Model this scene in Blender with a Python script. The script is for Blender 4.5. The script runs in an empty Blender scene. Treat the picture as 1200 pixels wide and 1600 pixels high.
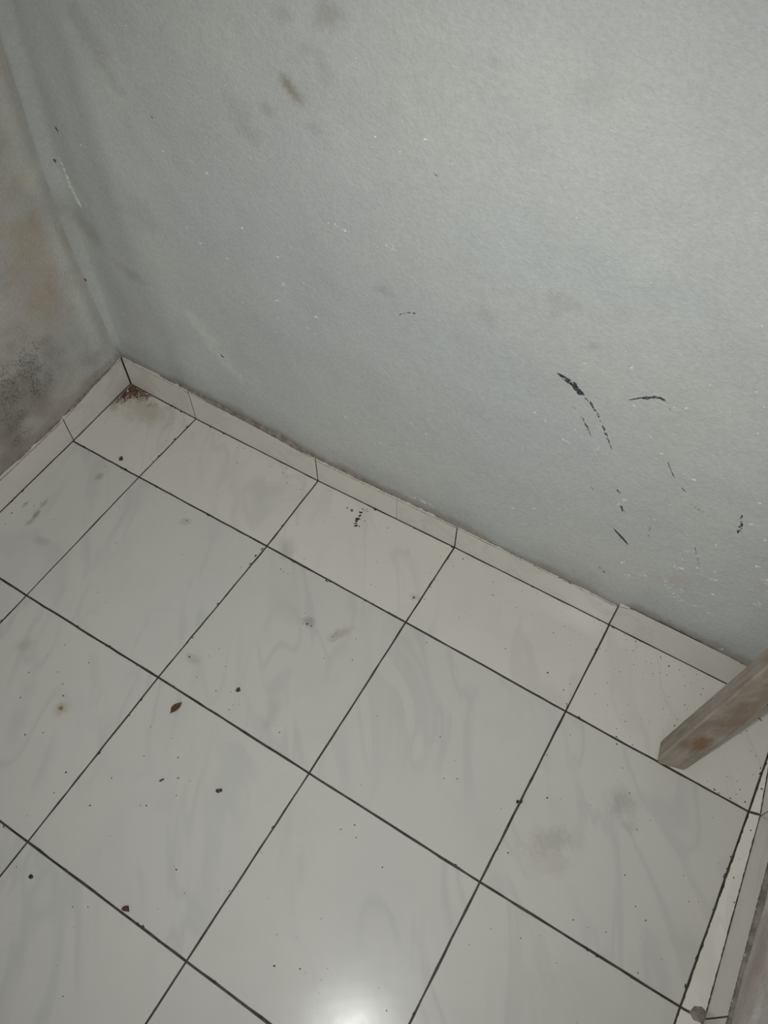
import bpy, bmesh, math, random
import numpy as np
from mathutils import Vector, Matrix

scene = bpy.context.scene
COL = scene.collection

# ---------------------------------------------------------------- camera
cam_data = bpy.data.cameras.new('camera')
cam_data.sensor_fit = 'VERTICAL'
cam_data.sensor_height = 36.0
cam_data.sensor_width = 27.0
cam_data.lens = 28.726
cam_data.clip_start = 0.02
cam = bpy.data.objects.new('camera', cam_data)
COL.objects.link(cam)
CAM_POS = Vector((1.06370, -0.72382, 1.27965))
cx = Vector((0.8546534, 0.5191952, -0.0019764))
cy = -Vector((0.4317163, -0.7127576, -0.5528089))
cz = -Vector((-0.2884244, 0.4716068, -0.8333057))
M = Matrix((cx, cy, cz)).transposed().to_4x4()
M.translation = CAM_POS
cam.matrix_world = M
scene.camera = cam

# ---------------------------------------------------------------- light
world = bpy.data.worlds.new('room_light')
scene.world = world
world.use_nodes = True
bg = world.node_tree.nodes['Background']
bg.inputs['Color'].default_value = (0.985, 1.0, 0.985, 1)
bg.inputs['Strength'].default_value = 0.55

# the lamp of the phone that took the picture: a narrow-angled LED beside the lens, aimed as the camera is
flash = bpy.data.lights.new('phone_flash', 'SPOT')
flash.energy = 24.5
flash.color = (0.99, 1.0, 0.98)
flash.shadow_soft_size = 0.018
flash.spot_size = math.radians(100)
flash.spot_blend = 1.0
flash_ob = bpy.data.objects.new('phone_flash', flash)
COL.objects.link(flash_ob)
FM = M @ Matrix.Rotation(math.radians(-8.0), 4, 'Y') @ Matrix.Rotation(math.radians(-1.0), 4, 'X')
FM.translation = (0.980, -0.758, 1.280)
flash_ob.matrix_world = FM

vs = scene.view_settings
vs.view_transform = 'Standard'
vs.look = 'None'
vs.exposure = 0.0
vs.gamma = 1.0
vs.use_curve_mapping = False

rng = random.Random(7)
nrng = np.random.default_rng(7)

# ---------------------------------------------------------------- measured places (metres)
KNOWN = {(1, 0): (0.1748, -0.003), (2, 0): (0.4743, -0.0034), (3, 0): (0.7709, 0.0011), (4, 0): (1.0732, 0.0024), (0, 1): (0.0024, -0.1752), (1, 1): (0.1724, -0.1756), (2, 1): (0.4762, -0.1743), (3, 1): (0.7712, -0.1749), (4, 1): (1.0728, -0.1775), (5, 1): (1.374, -0.1781), (1, 2): (0.1729, -0.4766), (2, 2): (0.471, -0.4745), (3, 2): (0.7738, -0.4751), (4, 2): (1.0725, -0.476), (5, 2): (1.3735, -0.4738), (2, 3): (0.4731, -0.7753), (3, 3): (0.7734, -0.7756)}
SCUFFS = [(0.95, [(0.8764, 0.5146, 0.00255), (0.8859, 0.5117, 0.00729), (0.8936, 0.5092, 0.00802), (0.9036, 0.5039, 0.01206), (0.9115, 0.497, 0.00809), (0.916, 0.4952, 0.00478)]), (0.55, [(0.916, 0.4952, 0.00478), (0.921, 0.4907, 0.00332), (0.9282, 0.4872, 0.00518), (0.9348, 0.4797, 0.00372), (0.9442, 0.4705, 0.0045), (0.9488, 0.4615, 0.00341), (0.955, 0.4524, 0.00383), (0.9604, 0.4437, 0.00386), (0.9648, 0.4356, 0.00234), (0.9713, 0.4261, 0.00157), (0.9736, 0.4201, 0.00198)]), (0.4, [(0.9076, 0.4692, 0.00134), (0.9142, 0.4651, 0.00134)]), (0.6, [(0.9216, 0.4578, 0.00193), (0.9283, 0.45, 0.00233), (0.9331, 0.4434, 0.00313), (0.9369, 0.4374, 0.00197), (0.9433, 0.4279, 0.00079)]), (0.95, [(0.9729, 0.5197, 0.00104), (0.9796, 0.5261, 0.00206), (0.9871, 0.5316, 0.00339), (0.9946, 0.537, 0.00369), (1.0008, 0.5411, 0.00433), (1.0062, 0.5427, 0.0053), (1.0096, 0.542, 0.00265)]), (0.35, [(1.011, 0.5414, 0.00099), (1.0161, 0.5391, 0.00083), (1.0213, 0.5316, 0.001), (1.0253, 0.5233, 0.00135)]), (0.7, [(1.0459, 0.4422, 0.00102), (1.0511, 0.4344, 0.00103), (1.0593, 0.4217, 0.00174)]), (0.6, [(1.0752, 0.4079, 0.00211), (1.0811, 0.403, 0.00177)]), (0.3, [(1.0902, 0.3837, 0.00108), (1.104, 0.3817, 0.00144), (1.1167, 0.3788, 0.00144)]), (0.45, [(1.1263, 0.3027, 0.00119), (1.1362, 0.2821, 0.00121), (1.1452, 0.2661, 0.00164)]), (0.8, [(0.9992, 0.3497, 0.00273), (1.0039, 0.3439, 0.00275)]), (0.8, [(1.0128, 0.3177, 0.00404), (1.0183, 0.3089, 0.00367)]), (0.95, [(1.0182, 0.257, 0.00174), (1.0277, 0.25, 0.0048), (1.0361, 0.2438, 0.00438), (1.0431, 0.2376, 0.0022)]), (0.3, [(1.0067, 0.267, 0.00129), (1.0175, 0.2571, 0.0013)]), (0.5, [(1.1559, 0.4046, 0.00308), (1.1607, 0.3856, 0.00632), (1.1658, 0.3664, 0.00431)]), (0.5, [(1.0197, 0.1492, 0.00295), (1.0302, 0.1403, 0.00495)]), (0.3, [(0.9614, 0.3326, 0.00243), (0.9715, 0.3215, 0.00204)]), (0.3, [(1.0607, 0.302, 0.00162), (1.0648, 0.2785, 0.00208)]), (0.5, [(0.6447, 0.5008, 0.00189), (0.6579, 0.5109, 0.00259), (0.672, 0.5154, 0.00219)]), (0.9, [(0.0447, 0.579, 0.00361), (0.0468, 0.5754, 0.00543)]), (0.9, [(0.0163, 0.5205, 0.00585), (0.0172, 0.5176, 0.00521)]), (0.9, [(-0.0016, 0.2872, 0.00575), (-0.0009, 0.2827, 0.00577)]), (0.9, [(0.2815, 0.2296, 0.0053), (0.2861, 0.2287, 0.00529)]), (0.8, [(0.257, 0.6635, 0.0024), (0.2579, 0.6619, 0.00241)]), (0.7, [(-0.0171, 0.0996, 0.00702), (-0.0103, 0.0995, 0.01167), (-0.0029, 0.1017, 0.00929)]), (0.9, [(0.6878, 0.7283, 0.00163), (0.689, 0.728, 0.00163)])]
FLECKS = [(0.6085, 0.7477, 0.0033, 0.0023, 0.31), (0.6725, 0.7657, 0.0036, 0.0025, 0.31), (0.642, 0.7411, 0.0027, 0.0019, 0.31), (0.708, 0.7485, 0.0031, 0.0022, 0.34), (0.4666, 0.536, 0.0032, 0.0022, 0.39), (0.4411, 0.5089, 0.0033, 0.0023, 0.39), (0.4444, 0.4618, 0.0079, 0.0055, 0.43), (0.4825, 0.4808, 0.0042, 0.0029, 0.42), (0.4297, 0.4243, 0.0046, 0.0032, 0.43), (0.5017, 0.4247, 0.0062, 0.0043, 0.45), (0.5353, 0.6047, 0.0028, 0.002, 0.37), (0.6764, 0.7658, 0.0021, 0.0015, 0.31), (0.5583, 0.6039, 0.0177, 0.0042, -0.07), (0.6288, 0.6052, 0.016, 0.0035, -0.07), (0.5479, 0.6061, 0.0083, 0.0021, -0.71), (0.3335, 0.6041, 0.0069, 0.0048, 0.34), (0.2724, 0.4935, 0.0069, 0.0049, 0.37), (0.2928, 0.4727, 0.0053, 0.0037, 0.39), (0.3821, 0.5353, 0.0047, 0.0033, 0.38), (0.342, 0.4661, 0.0057, 0.004, 0.4), (0.4413, 0.5103, 0.0047, 0.0033, 0.4), (0.4444, 0.4618, 0.0098, 0.0069, 0.43), (0.4269, 0.4219, 0.0069, 0.0049, 0.44), (0.4248, 0.3886, 0.0072, 0.005, 0.45), (0.4828, 0.3921, 0.0081, 0.0057, 0.47), (0.5001, 0.4223, 0.0078, 0.0055, 0.45), (0.4143, 0.3495, 0.0044, 0.0031, 0.46), (0.0514, 0.2148, 0.012, 0.0084, 0.44), (0.3575, 0.3869, 0.0043, 0.003, 0.44), (0.4946, 0.3869, 0.0041, 0.0028, 0.47), (0.2615, 0.6148, 0.0041, 0.0028, 0.31), (0.3968, 0.7458, 0.0028, 0.0019, 0.28), (0.907, 0.5478, 0.0034, 0.0024, 0.49), (0.9619, 0.5702, 0.0044, 0.0031, 0.49), (0.9804, 0.5134, 0.0044, 0.0031, 0.54), (1.0139, 0.4737, 0.0033, 0.0023, 0.57), (1.0338, 0.4541, 0.0054, 0.0038, 0.6), (1.0376, 0.5437, 0.0047, 0.0033, 0.53), (1.0502, 0.5906, 0.0022, 0.0015, 0.51), (1.0262, 0.5716, 0.0026, 0.0018, 0.52), (1.0975, 0.6071, 0.0024, 0.0017, 0.53), (1.1121, 0.5911, 0.0024, 0.0017, 0.54), (1.083, 0.5646, 0.0023, 0.0016, 0.53), (0.9543, 0.4126, 0.0088, 0.0062, 0.59), (0.9531, 0.4072, 0.0037, 0.0026, 0.59), (0.9118, 0.3988, 0.0099, 0.0069, 0.57), (0.9068, 0.4002, 0.0053, 0.0037, 0.58), (0.8602, 0.4279, 0.0037, 0.0026, 0.54), (0.8774, 0.4206, 0.0034, 0.0024, 0.55), (0.9184, 0.4282, 0.0026, 0.0018, 0.57), (0.986, 0.3646, 0.0062, 0.0043, 0.62), (1.0144, 0.3339, 0.0063, 0.0044, 0.65), (1.0829, 0.4329, 0.0047, 0.0033, 0.62), (1.0619, 0.3197, 0.0028, 0.0019, 0.66), (0.891, 0.2184, 0.0086, 0.006, 0.65), (0.8834, 0.1648, 0.0071, 0.005, 0.67), (0.8601, 0.1933, 0.0059, 0.0042, 0.66), (0.9263, 0.1993, 0.0038, 0.0027, 0.68), (0.9319, 0.2458, 0.0064, 0.0044, 0.66), (1.1709, 0.398, 0.0062, 0.0043, 0.67), (1.1207, 0.5501, 0.0028, 0.002, 0.57), (1.1647, 0.4427, 0.0039, 0.0027, 0.65), (1.2079, 0.3198, 0.0068, 0.0047, 0.74), (1.121, 0.2367, 0.0112, 0.0078, 0.74), (1.1212, 0.2867, 0.0089, 0.0062, 0.71), (1.1444, 0.2592, 0.0058, 0.0041, 0.74), (1.0472, 0.1873, 0.0056, 0.0039, 0.74), (1.1956, 0.3807, 0.0063, 0.0044, 0.7), (1.0251, 0.5374, 0.0027, 0.0019, 0.54), (1.0156, 0.5219, 0.0025, 0.0017, 0.55), (1.1153, 0.1966, 0.0122, 0.0085, 0.76), (1.1259, 0.184, 0.0154, 0.0108, 0.77), (1.1358, 0.1704, 0.0125, 0.0087, 0.78), (1.1414, 0.1853, 0.0092, 0.0064, 0.77), (1.1499, 0.1656, 0.0125, 0.0088, 0.79), (1.1199, 0.2401, 0.0104, 0.0073, 0.73), (1.1206, 0.2858, 0.0098, 0.0069, 0.71), (1.1233, 0.2639, 0.0073, 0.0051, 0.73), (1.2077, 0.3197, 0.0091, 0.0064, 0.73), (1.2271, 0.2977, 0.0093, 0.0065, 0.76), (1.166, 0.2696, 0.0077, 0.0054, 0.73), (1.1726, 0.2505, 0.0084, 0.0059, 0.76), (1.2389, 0.2412, 0.01, 0.007, 0.79), (1.238, 0.275, 0.0107, 0.0075, 0.78), (1.0643, 0.1625, 0.0097, 0.0068, 0.75), (1.0827, 0.1818, 0.0113, 0.0079, 0.75), (1.0476, 0.1901, 0.0063, 0.0044, 0.72), (1.0104, 0.3177, 0.0082, 0.0057, 0.65), (1.0146, 0.3353, 0.0069, 0.0049, 0.64), (1.1261, 0.2414, 0.0058, 0.004, 0.74), (1.1717, 0.1685, 0.0081, 0.0056, 0.79), (1.1829, 0.2144, 0.0058, 0.0041, 0.78), (1.1472, 0.3241, 0.0067, 0.0047, 0.71), (1.1712, 0.3979, 0.007, 0.0049, 0.68), (1.1296, 0.1856, 0.0239, 0.0167, -0.14), (1.1473, 0.1668, 0.0162, 0.0113, -0.15), (1.1362, 0.174, 0.0161, 0.0113, -0.14), (1.1918, 0.1655, 0.0056, 0.0039, -0.14), (1.2397, 0.2416, 0.0216, 0.0151, -0.17), (1.2415, 0.0902, 0.0078, 0.0054, -0.14), (1.2287, 0.297, 0.0168, 0.0118, -0.16), (1.1708, 0.2478, 0.0109, 0.0077, -0.16), (1.1829, 0.2168, 0.0075, 0.0053, -0.15), (0.3849, 0.0758, 0.0094, 0.0066, 0.57), (0.6633, 0.2318, 0.0102, 0.0072, 0.58), (0.6697, 0.287, 0.0067, 0.0047, 0.56), (0.5429, 0.2222, 0.0087, 0.0061, 0.55), (0.6121, 0.1984, 0.0043, 0.003, 0.58), (0.6971, 0.278, 0.0048, 0.0034, 0.57), (0.6818, 0.0888, 0.039, 0.0089, 0.04), (0.7078, 0.0905, 0.0281, 0.007, 0.04), (0.3242, 0.1967, 0.0405, 0.0074, -0.3), (0.0959, 0.5689, 0.0113, 0.0042, -0.16)]
DRIP = [(0.0278, 0.5263, 0.0062), (0.0298, 0.5004, 0.0126), (0.0299, 0.4787, 0.0161), (0.0326, 0.4657, 0.0147), (0.0347, 0.451, 0.0132), (0.037, 0.4398, 0.0084)]
BACK_STAINS = [(0.4956, 0.7674, 0.0208, 0.0095, -0.62, (0.55, 0.5, 0.36), 0.75), (0.4904, 0.7763, 0.0103, 0.0077, -0.67, (0.55, 0.5, 0.36), 0.4), (0.5526, 0.8665, 0.0159, 0.0246, -1.4, (0.55, 0.5, 0.36), 0.35), (0.4104, 0.7165, 0.0294, 0.0236, -0.2, (0.55, 0.55, 0.53), 0.22), (0.4215, 0.6908, 0.0222, 0.0141, 0.0, (0.55, 0.55, 0.53), 0.22), (0.4543, 0.7322, 0.0131, 0.0112, 0.29, (0.55, 0.55, 0.53), 0.3), (0.5426, 0.8072, 0.0111, 0.0239, 0.27, (0.55, 0.55, 0.53), 0.22), (0.5187, 0.8213, 0.0111, 0.0095, 0.25, (0.55, 0.55, 0.53), 0.25), (0.4929, 0.8496, 0.017, 0.0108, 0.23, (0.55, 0.55, 0.53), 0.25), (0.1793, 0.7446, 0.0242, 0.0661, 0.42, (0.55, 0.55, 0.53), 0.32), (0.1738, 0.4855, 0.0444, 0.0444, 0.36, (0.55, 0.55, 0.53), 0.15), (0.5232, 0.7312, 0.0161, 0.0072, -0.01, (0.55, 0.55, 0.53), 0.2), (0.8707, 0.6245, 0.0326, 0.012, 0.03, (0.55, 0.55, 0.53), 0.25), (0.9116, 0.578, 0.0099, 0.0072, 0.47, (0.55, 0.55, 0.53), 0.4), (0.7704, 0.5565, 0.0119, 0.0178, 0.44, (0.55, 0.55, 0.53), 0.2), (0.8584, 0.6039, 0.0089, 0.0089, 0.44, (0.55, 0.55, 0.53), 0.25), (0.6192, 0.5292, 0.0155, 0.0089, 0.05, (0.55, 0.55, 0.53), 0.3), (0.8502, 0.8661, 0.0239, 0.0179, 0.28, (0.55, 0.55, 0.53), 0.12), (0.7415, 0.8675, 0.0089, 0.0089, 0.27, (0.55, 0.55, 0.53), 0.2), (0.0285, 0.4055, 0.0208, 0.0625, 0.58, (0.72, 0.66, 0.58), 0.5), (0.114, 0.3348, 0.0391, 0.0142, -0.14, (0.55, 0.55, 0.53), 0.35), (0.2548, 0.2707, 0.0212, 0.0601, 0.76, (1.28, 1.27, 1.2), 0.5), (0.2791, 0.2211, 0.0183, 0.055, 0.84, (1.28, 1.27, 1.2), 0.4), (0.2584, 0.6008, 0.0223, 0.0869, 0.53, (1.28, 1.27, 1.2), 0.2), (0.0283, 0.4782, 0.0113, 0.0549, 0.57, (1.25, 1.22, 1.08), 0.35), (1.1267, 0.2078, 0.0346, 0.0186, 0.76, (1.02, 0.88, 0.84), 0.6), (1.2333, 0.2807, 0.0118, 0.0188, 0.78, (1.02, 0.88, 0.84), 0.5), (0.9479, 0.7087, 0.0436, 0.0364, 0.41, (1.28, 1.27, 1.2), 0.12)]
SPECKS = [(-0.0456, -0.1271, 0.00095), (0.0476, -0.0641, 0.00095), (0.1639, -0.0461, 0.00095), (0.1017, -0.1608, 0.00063), (0.1267, -0.1548, 0.00063), (0.2446, -0.0556, 0.00095), (0.2774, -0.0636, 0.00095), (0.3358, -0.1207, 0.00127), (0.3664, -0.0993, 0.00095), (0.236, -0.3123, 0.00158), (0.3557, -0.269, 0.00158), (0.4233, -0.1854, 0.00158), (0.463, -0.2352, 0.0019), (0.1023, -0.3332, 0.00158), (0.0308, -0.3876, 0.00158), (0.0235, -0.3642, 0.00285), (0.03, -0.3348, 0.00253), (0.0473, -0.33, 0.0019), (0.3155, -0.2069, 0.00253), (-0.0406, -0.1904, 0.0019), (-0.0123, -0.208, 0.0019), (-0.0448, -0.1279, 0.00158), (-0.0515, -0.1518, 0.00127), (0.1362, -0.0018, 0.0019), (0.0895, 0.0208, 0.00158), (0.1711, -0.2481, 0.00158), (0.2134, 0.0001, 0.0019), (0.375, -0.0241, 0.00158), (0.4051, -0.0106, 0.00222), (0.4258, -0.0387, 0.0019), (0.4508, -0.0424, 0.0019), (0.4561, -0.0392, 0.00158), (0.4459, -0.0743, 0.00158), (0.4497, -0.0691, 0.00127), (0.4571, -0.0658, 0.00158), (0.5069, -0.0125, 0.00253), (0.5667, -0.0267, 0.00317), (0.5566, -0.0272, 0.00222), (0.6444, -0.027, 0.0019), (0.6667, -0.0988, 0.00158), (0.7591, -0.1262, 0.00443), (0.7772, -0.1202, 0.00253), (0.7885, -0.0354, 0.0019), (0.7959, -0.0127, 0.00253), (0.8758, -0.0506, 0.00158), (0.9406, -0.1299, 0.0019), (0.821, -0.1896, 0.0019), (0.5641, -0.2905, 0.00127), (0.6132, -0.2511, 0.00158), (0.6278, -0.2661, 0.0038), (0.6364, -0.2656, 0.00317), (0.6802, -0.2555, 0.0019), (0.6788, -0.2633, 0.0019), (0.6879, -0.3034, 0.00158), (0.5337, -0.2026, 0.0019), (0.5428, -0.2022, 0.0019), (0.4968, -0.1054, 0.0019), (0.6816, -0.1434, 0.0019), (0.6903, -0.1431, 0.00127), (0.6443, 0.0316, 0.00127), (1.0087, -0.0405, 0.00222), (1.049, -0.0057, 0.00166), (1.1024, -0.0021, 0.00222), (1.1092, -0.0089, 0.00222), (1.1233, -0.0036, 0.00305), (1.127, -0.0214, 0.00166), (1.0968, -0.0176, 0.00138), (1.1593, -0.0018, 0.00222), (1.1722, -0.0117, 0.00194), (1.188, -0.017, 0.00305), (1.2052, -0.0151, 0.00222), (1.2323, -0.0071, 0.00166), (1.2495, -0.0255, 0.00194), (1.2227, -0.0369, 0.00166), (1.2498, -0.0373, 0.00194), (1.1908, -0.0334, 0.00138), (1.1611, -0.0282, 0.00194), (1.0199, -0.1325, 0.00332), (1.0548, -0.1462, 0.00249), (1.0595, -0.1321, 0.00166), (1.0691, -0.1655, 0.00332), (1.2318, -0.1096, 0.00277), (1.1639, -0.185, 0.00277), (1.1859, -0.1734, 0.00194), (1.095, -0.21, 0.00138), (1.0769, -0.2585, 0.00222), (1.1046, -0.3178, 0.00222), (1.3524, -0.1534, 0.00222), (1.3625, -0.1208, 0.00222), (1.3489, -0.0866, 0.00166), (1.3694, -0.1049, 0.00222), (1.3325, -0.0581, 0.00166), (1.3263, -0.0672, 0.00166), (1.3574, -0.09, 0.00194), (1.3289, -0.1445, 0.00166), (1.3447, -0.1432, 0.00166), (1.3497, -0.1632, 0.00166), (1.3648, -0.167, 0.00249), (1.38, -0.135, 0.00249), (1.1663, -0.2938, 0.00166), (1.2173, 0.0374, 0.00138), (0.2851, -0.5398, 0.00178), (0.2977, -0.5116, 0.00214), (0.3551, -0.515, 0.00249), (0.3219, -0.5542, 0.00178), (0.3439, -0.5649, 0.00178), (0.3014, -0.6187, 0.00214), (0.3588, -0.5801, 0.00321), (0.2815, -0.5797, 0.00214), (0.3751, -0.6422, 0.00214), (0.353, -0.6597, 0.00285), (0.4504, -0.6701, 0.00321), (0.4565, -0.7026, 0.00214), (0.4456, -0.749, 0.00178), (0.4734, -0.6802, 0.00285), (0.4743, -0.5493, 0.00321), (0.4736, -0.5191, 0.00285), (0.5821, -0.6485, 0.00178), (0.5572, -0.5426, 0.00178), (0.6193, -0.6084, 0.00178), (0.5376, -0.588, 0.00214), (0.6047, -0.5864, 0.00285), (0.5845, -0.5617, 0.00249), (0.5716, -0.7055, 0.00142), (0.5917, -0.8062, 0.00178), (0.6101, -0.795, 0.00178), (0.6574, -0.8947, 0.00214), (0.6867, -0.6908, 0.00249), (0.5899, -0.6438, 0.00214), (0.8795, -0.7176, 0.00178), (0.8224, -0.6525, 0.00142), (0.6058, -0.4484, 0.00142), (0.5259, -0.4413, 0.00178), (0.6973, -0.4463, 0.00178), (0.5255, -0.3812, 0.00142), (0.4843, -0.8091, 0.00178), (0.5167, -0.6882, 0.00321), (0.4928, -0.419, 0.00321), (0.5167, -0.6398, 0.00214), (0.8755, -0.5036, 0.00277), (0.8611, -0.5195, 0.00198), (0.9416, -0.5322, 0.00237), (0.9125, -0.7017, 0.00237), (0.8801, -0.7172, 0.00237), (1.0894, -0.4195, 0.00277), (1.0525, -0.3681, 0.00158), (1.1052, -0.3177, 0.00277), (1.0726, -0.3902, 0.00317), (1.0727, -0.4065, 0.00317), (1.0738, -0.4233, 0.00237), (1.0712, -0.3467, 0.00515), (1.1547, -0.5107, 0.00237), (1.208, -0.4517, 0.00198), (0.9031, -0.6349, 0.00158), (1.0166, -0.6651, 0.00158), (1.0395, -0.6819, 0.00198), (1.2392, -0.2904, 0.00166), (1.2511, -0.2679, 0.00166), (1.3103, -0.4657, 0.00214), (1.3319, -0.4334, 0.00143), (1.2953, -0.3992, 0.00214), (1.2765, -0.3897, 0.00214), (1.3391, -0.3444, 0.00143), (1.351, -0.3379, 0.00143), (1.3209, -0.3151, 0.00166), (1.3585, -0.2728, 0.00143), (1.331, -0.2145, 0.00143), (1.3719, -0.2736, 0.00285), (1.3718, -0.3367, 0.00237), (1.3844, -0.2036, 0.00237), (1.3828, -0.2517, 0.00166), (1.3837, -0.2803, 0.00237), (1.395, -0.3117, 0.00237), (1.3816, -0.135, 0.0019), (1.3645, -0.1677, 0.00214), (1.2478, -0.359, 0.00166)]
CLUMP = [(0.5846, -0.023, 0.00197, 0.00144), (0.5867, -0.0301, 0.00109, 0.00192), (0.5867, -0.0385, 0.00328, 0.00192), (0.5878, -0.044, 0.00175, 0.00144), (0.5888, -0.0492, 0.00241, 0.00086), (0.5928, -0.0527, 0.00227, 0.00163), (0.5985, -0.0507, 0.00088, 0.00115), (0.5837, -0.015, 0.00122, 0.00077), (0.5883, -0.0157, 0.00044, 0.00067), (0.5896, -0.0112, 0.00061, 0.00038), (0.5941, -0.0146, 0.00079, 0.00038), (0.6004, -0.035, 0.00052, 0.00057), (0.5866, -0.0336, 0.00088, 0.00048), (0.5904, -0.0369, 0.00088, 0.00077)]
SMUDGES = [(1.1373, -0.371, 0.0447, 0.0211, 0.739, (0.5, 0.48, 0.47), 0.35), (1.2047, -0.2633, 0.0253, 0.0246, 0.545, (0.5, 0.48, 0.47), 0.4), (1.2288, -0.29, 0.0153, 0.0148, 0.543, (0.5, 0.48, 0.47), 0.2), (0.6286, -0.2614, 0.0134, 0.0096, 0.357, (0.5, 0.48, 0.47), 0.55), (0.6867, -0.2515, 0.0265, 0.0107, 1.023, (0.55, 0.42, 0.38), 0.4), (0.0647, -0.3415, 0.0054, 0.0135, 0.168, (0.5, 0.48, 0.47), 0.8), (0.0669, -0.3619, 0.0058, 0.0108, -0.139, (0.5, 0.48, 0.47), 0.6), (0.0604, -0.3186, 0.0042, 0.0134, 0.071, (0.5, 0.48, 0.47), 0.5), (0.0314, -0.3362, 0.0044, 0.0101, -0.068, (0.5, 0.48, 0.47), 0.5), (0.1066, -0.2154, 0.0108, 0.008, 1.232, (0.45, 0.36, 0.24), 0.4), (0.1154, -0.38, 0.0191, 0.0098, 0.016, (0.5, 0.48, 0.47), 0.3), (0.0149, -0.0147, 0.0619, 0.0192, -0.018, (0.45, 0.36, 0.24), 0.75), (0.0061, -0.0365, 0.0422, 0.0207, 1.49, (0.45, 0.36, 0.24), 0.5), (0.0688, -0.0392, 0.0863, 0.0353, 0.128, (0.45, 0.36, 0.24), 0.3), (0.3726, -0.5984, 0.014, 0.0132, -0.365, (0.7, 0.6, 0.4), 0.5), (0.5147, -0.1621, 0.0166, 0.0266, 0.345, (0.5, 0.48, 0.47), 0.3), (0.3153, -0.2098, 0.0119, 0.0085, 0.546, (0.5, 0.48, 0.47), 0.35), (0.6658, -0.423, 0.0147, 0.0314, 0.369, (0.45, 0.36, 0.24), 0.2), (0.499, -0.4202, 0.0162, 0.0086, 0.025, (0.55, 0.42, 0.38), 0.3), (1.1492, -0.4011, 0.0373, 0.0174, 0.546, (0.55, 0.42, 0.38), 0.15), (0.7602, -0.1251, 0.009, 0.0075, 0.548, (0.5, 0.48, 0.47), 0.5), (0.2412, -0.5466, 0.0218, 0.0144, 0.546, (0.55, 0.42, 0.38), 0.25)]

# ---------------------------------------------------------------- helpers
def smooth(e0, e1, x):
    t = np.clip((x - e0) / (e1 - e0), 0, 1)
    return t * t * (3 - 2 * t)

def vnoise(x, y, seed=0):
    x = np.asarray(x, float); y = np.asarray(y, float)
    xi = np.floor(x); yi = np.floor(y)
    fx = x - xi; fy = y - yi
    fx = fx * fx * (3 - 2 * fx); fy = fy * fy * (3 - 2 * fy)
    def h(a, b):
        s = np.sin(a * 127.1 + b * 311.7 + seed * 74.7) * 43758.5453
        return s - np.floor(s)
    return ((h(xi, yi) * (1 - fx) + h(xi + 1, yi) * fx) * (1 - fy)
            + (h(xi, yi + 1) * (1 - fx) + h(xi + 1, yi + 1) * fx) * fy) - 0.5

def fbm(x, y, seed=0, n=3):
    r = 0; a = 1.0; f = 1.0
    for i in range(n):
        r = r + a * vnoise(x * f, y * f, seed + i * 13)
        a *= 0.5; f *= 2.03
    return r

def link(name, me, mats, parent=None):
    o = bpy.data.objects.new(name, me)
    COL.objects.link(o)
    if mats is not None:
        for m in (mats if isinstance(mats, (list, tuple)) else [mats]):
            me.materials.append(m)
    if parent is not None:
        o.parent = parent
    return o

def mesh(name, verts, faces, smooth_shade=False):
    me = bpy.data.meshes.new(name)
    me.from_pydata([tuple(map(float, v)) for v in verts], [], faces)
    me.update()
    if smooth_shade:
        me.polygons.foreach_set('use_smooth', [True] * len(me.polygons))
    return me

def tag(o, label=None, cat=None, group=None, kind=None):
    if label: o['label'] = label
    if cat: o['category'] = cat
    if group: o['group'] = group
    if kind: o['kind'] = kind
    return o

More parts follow.
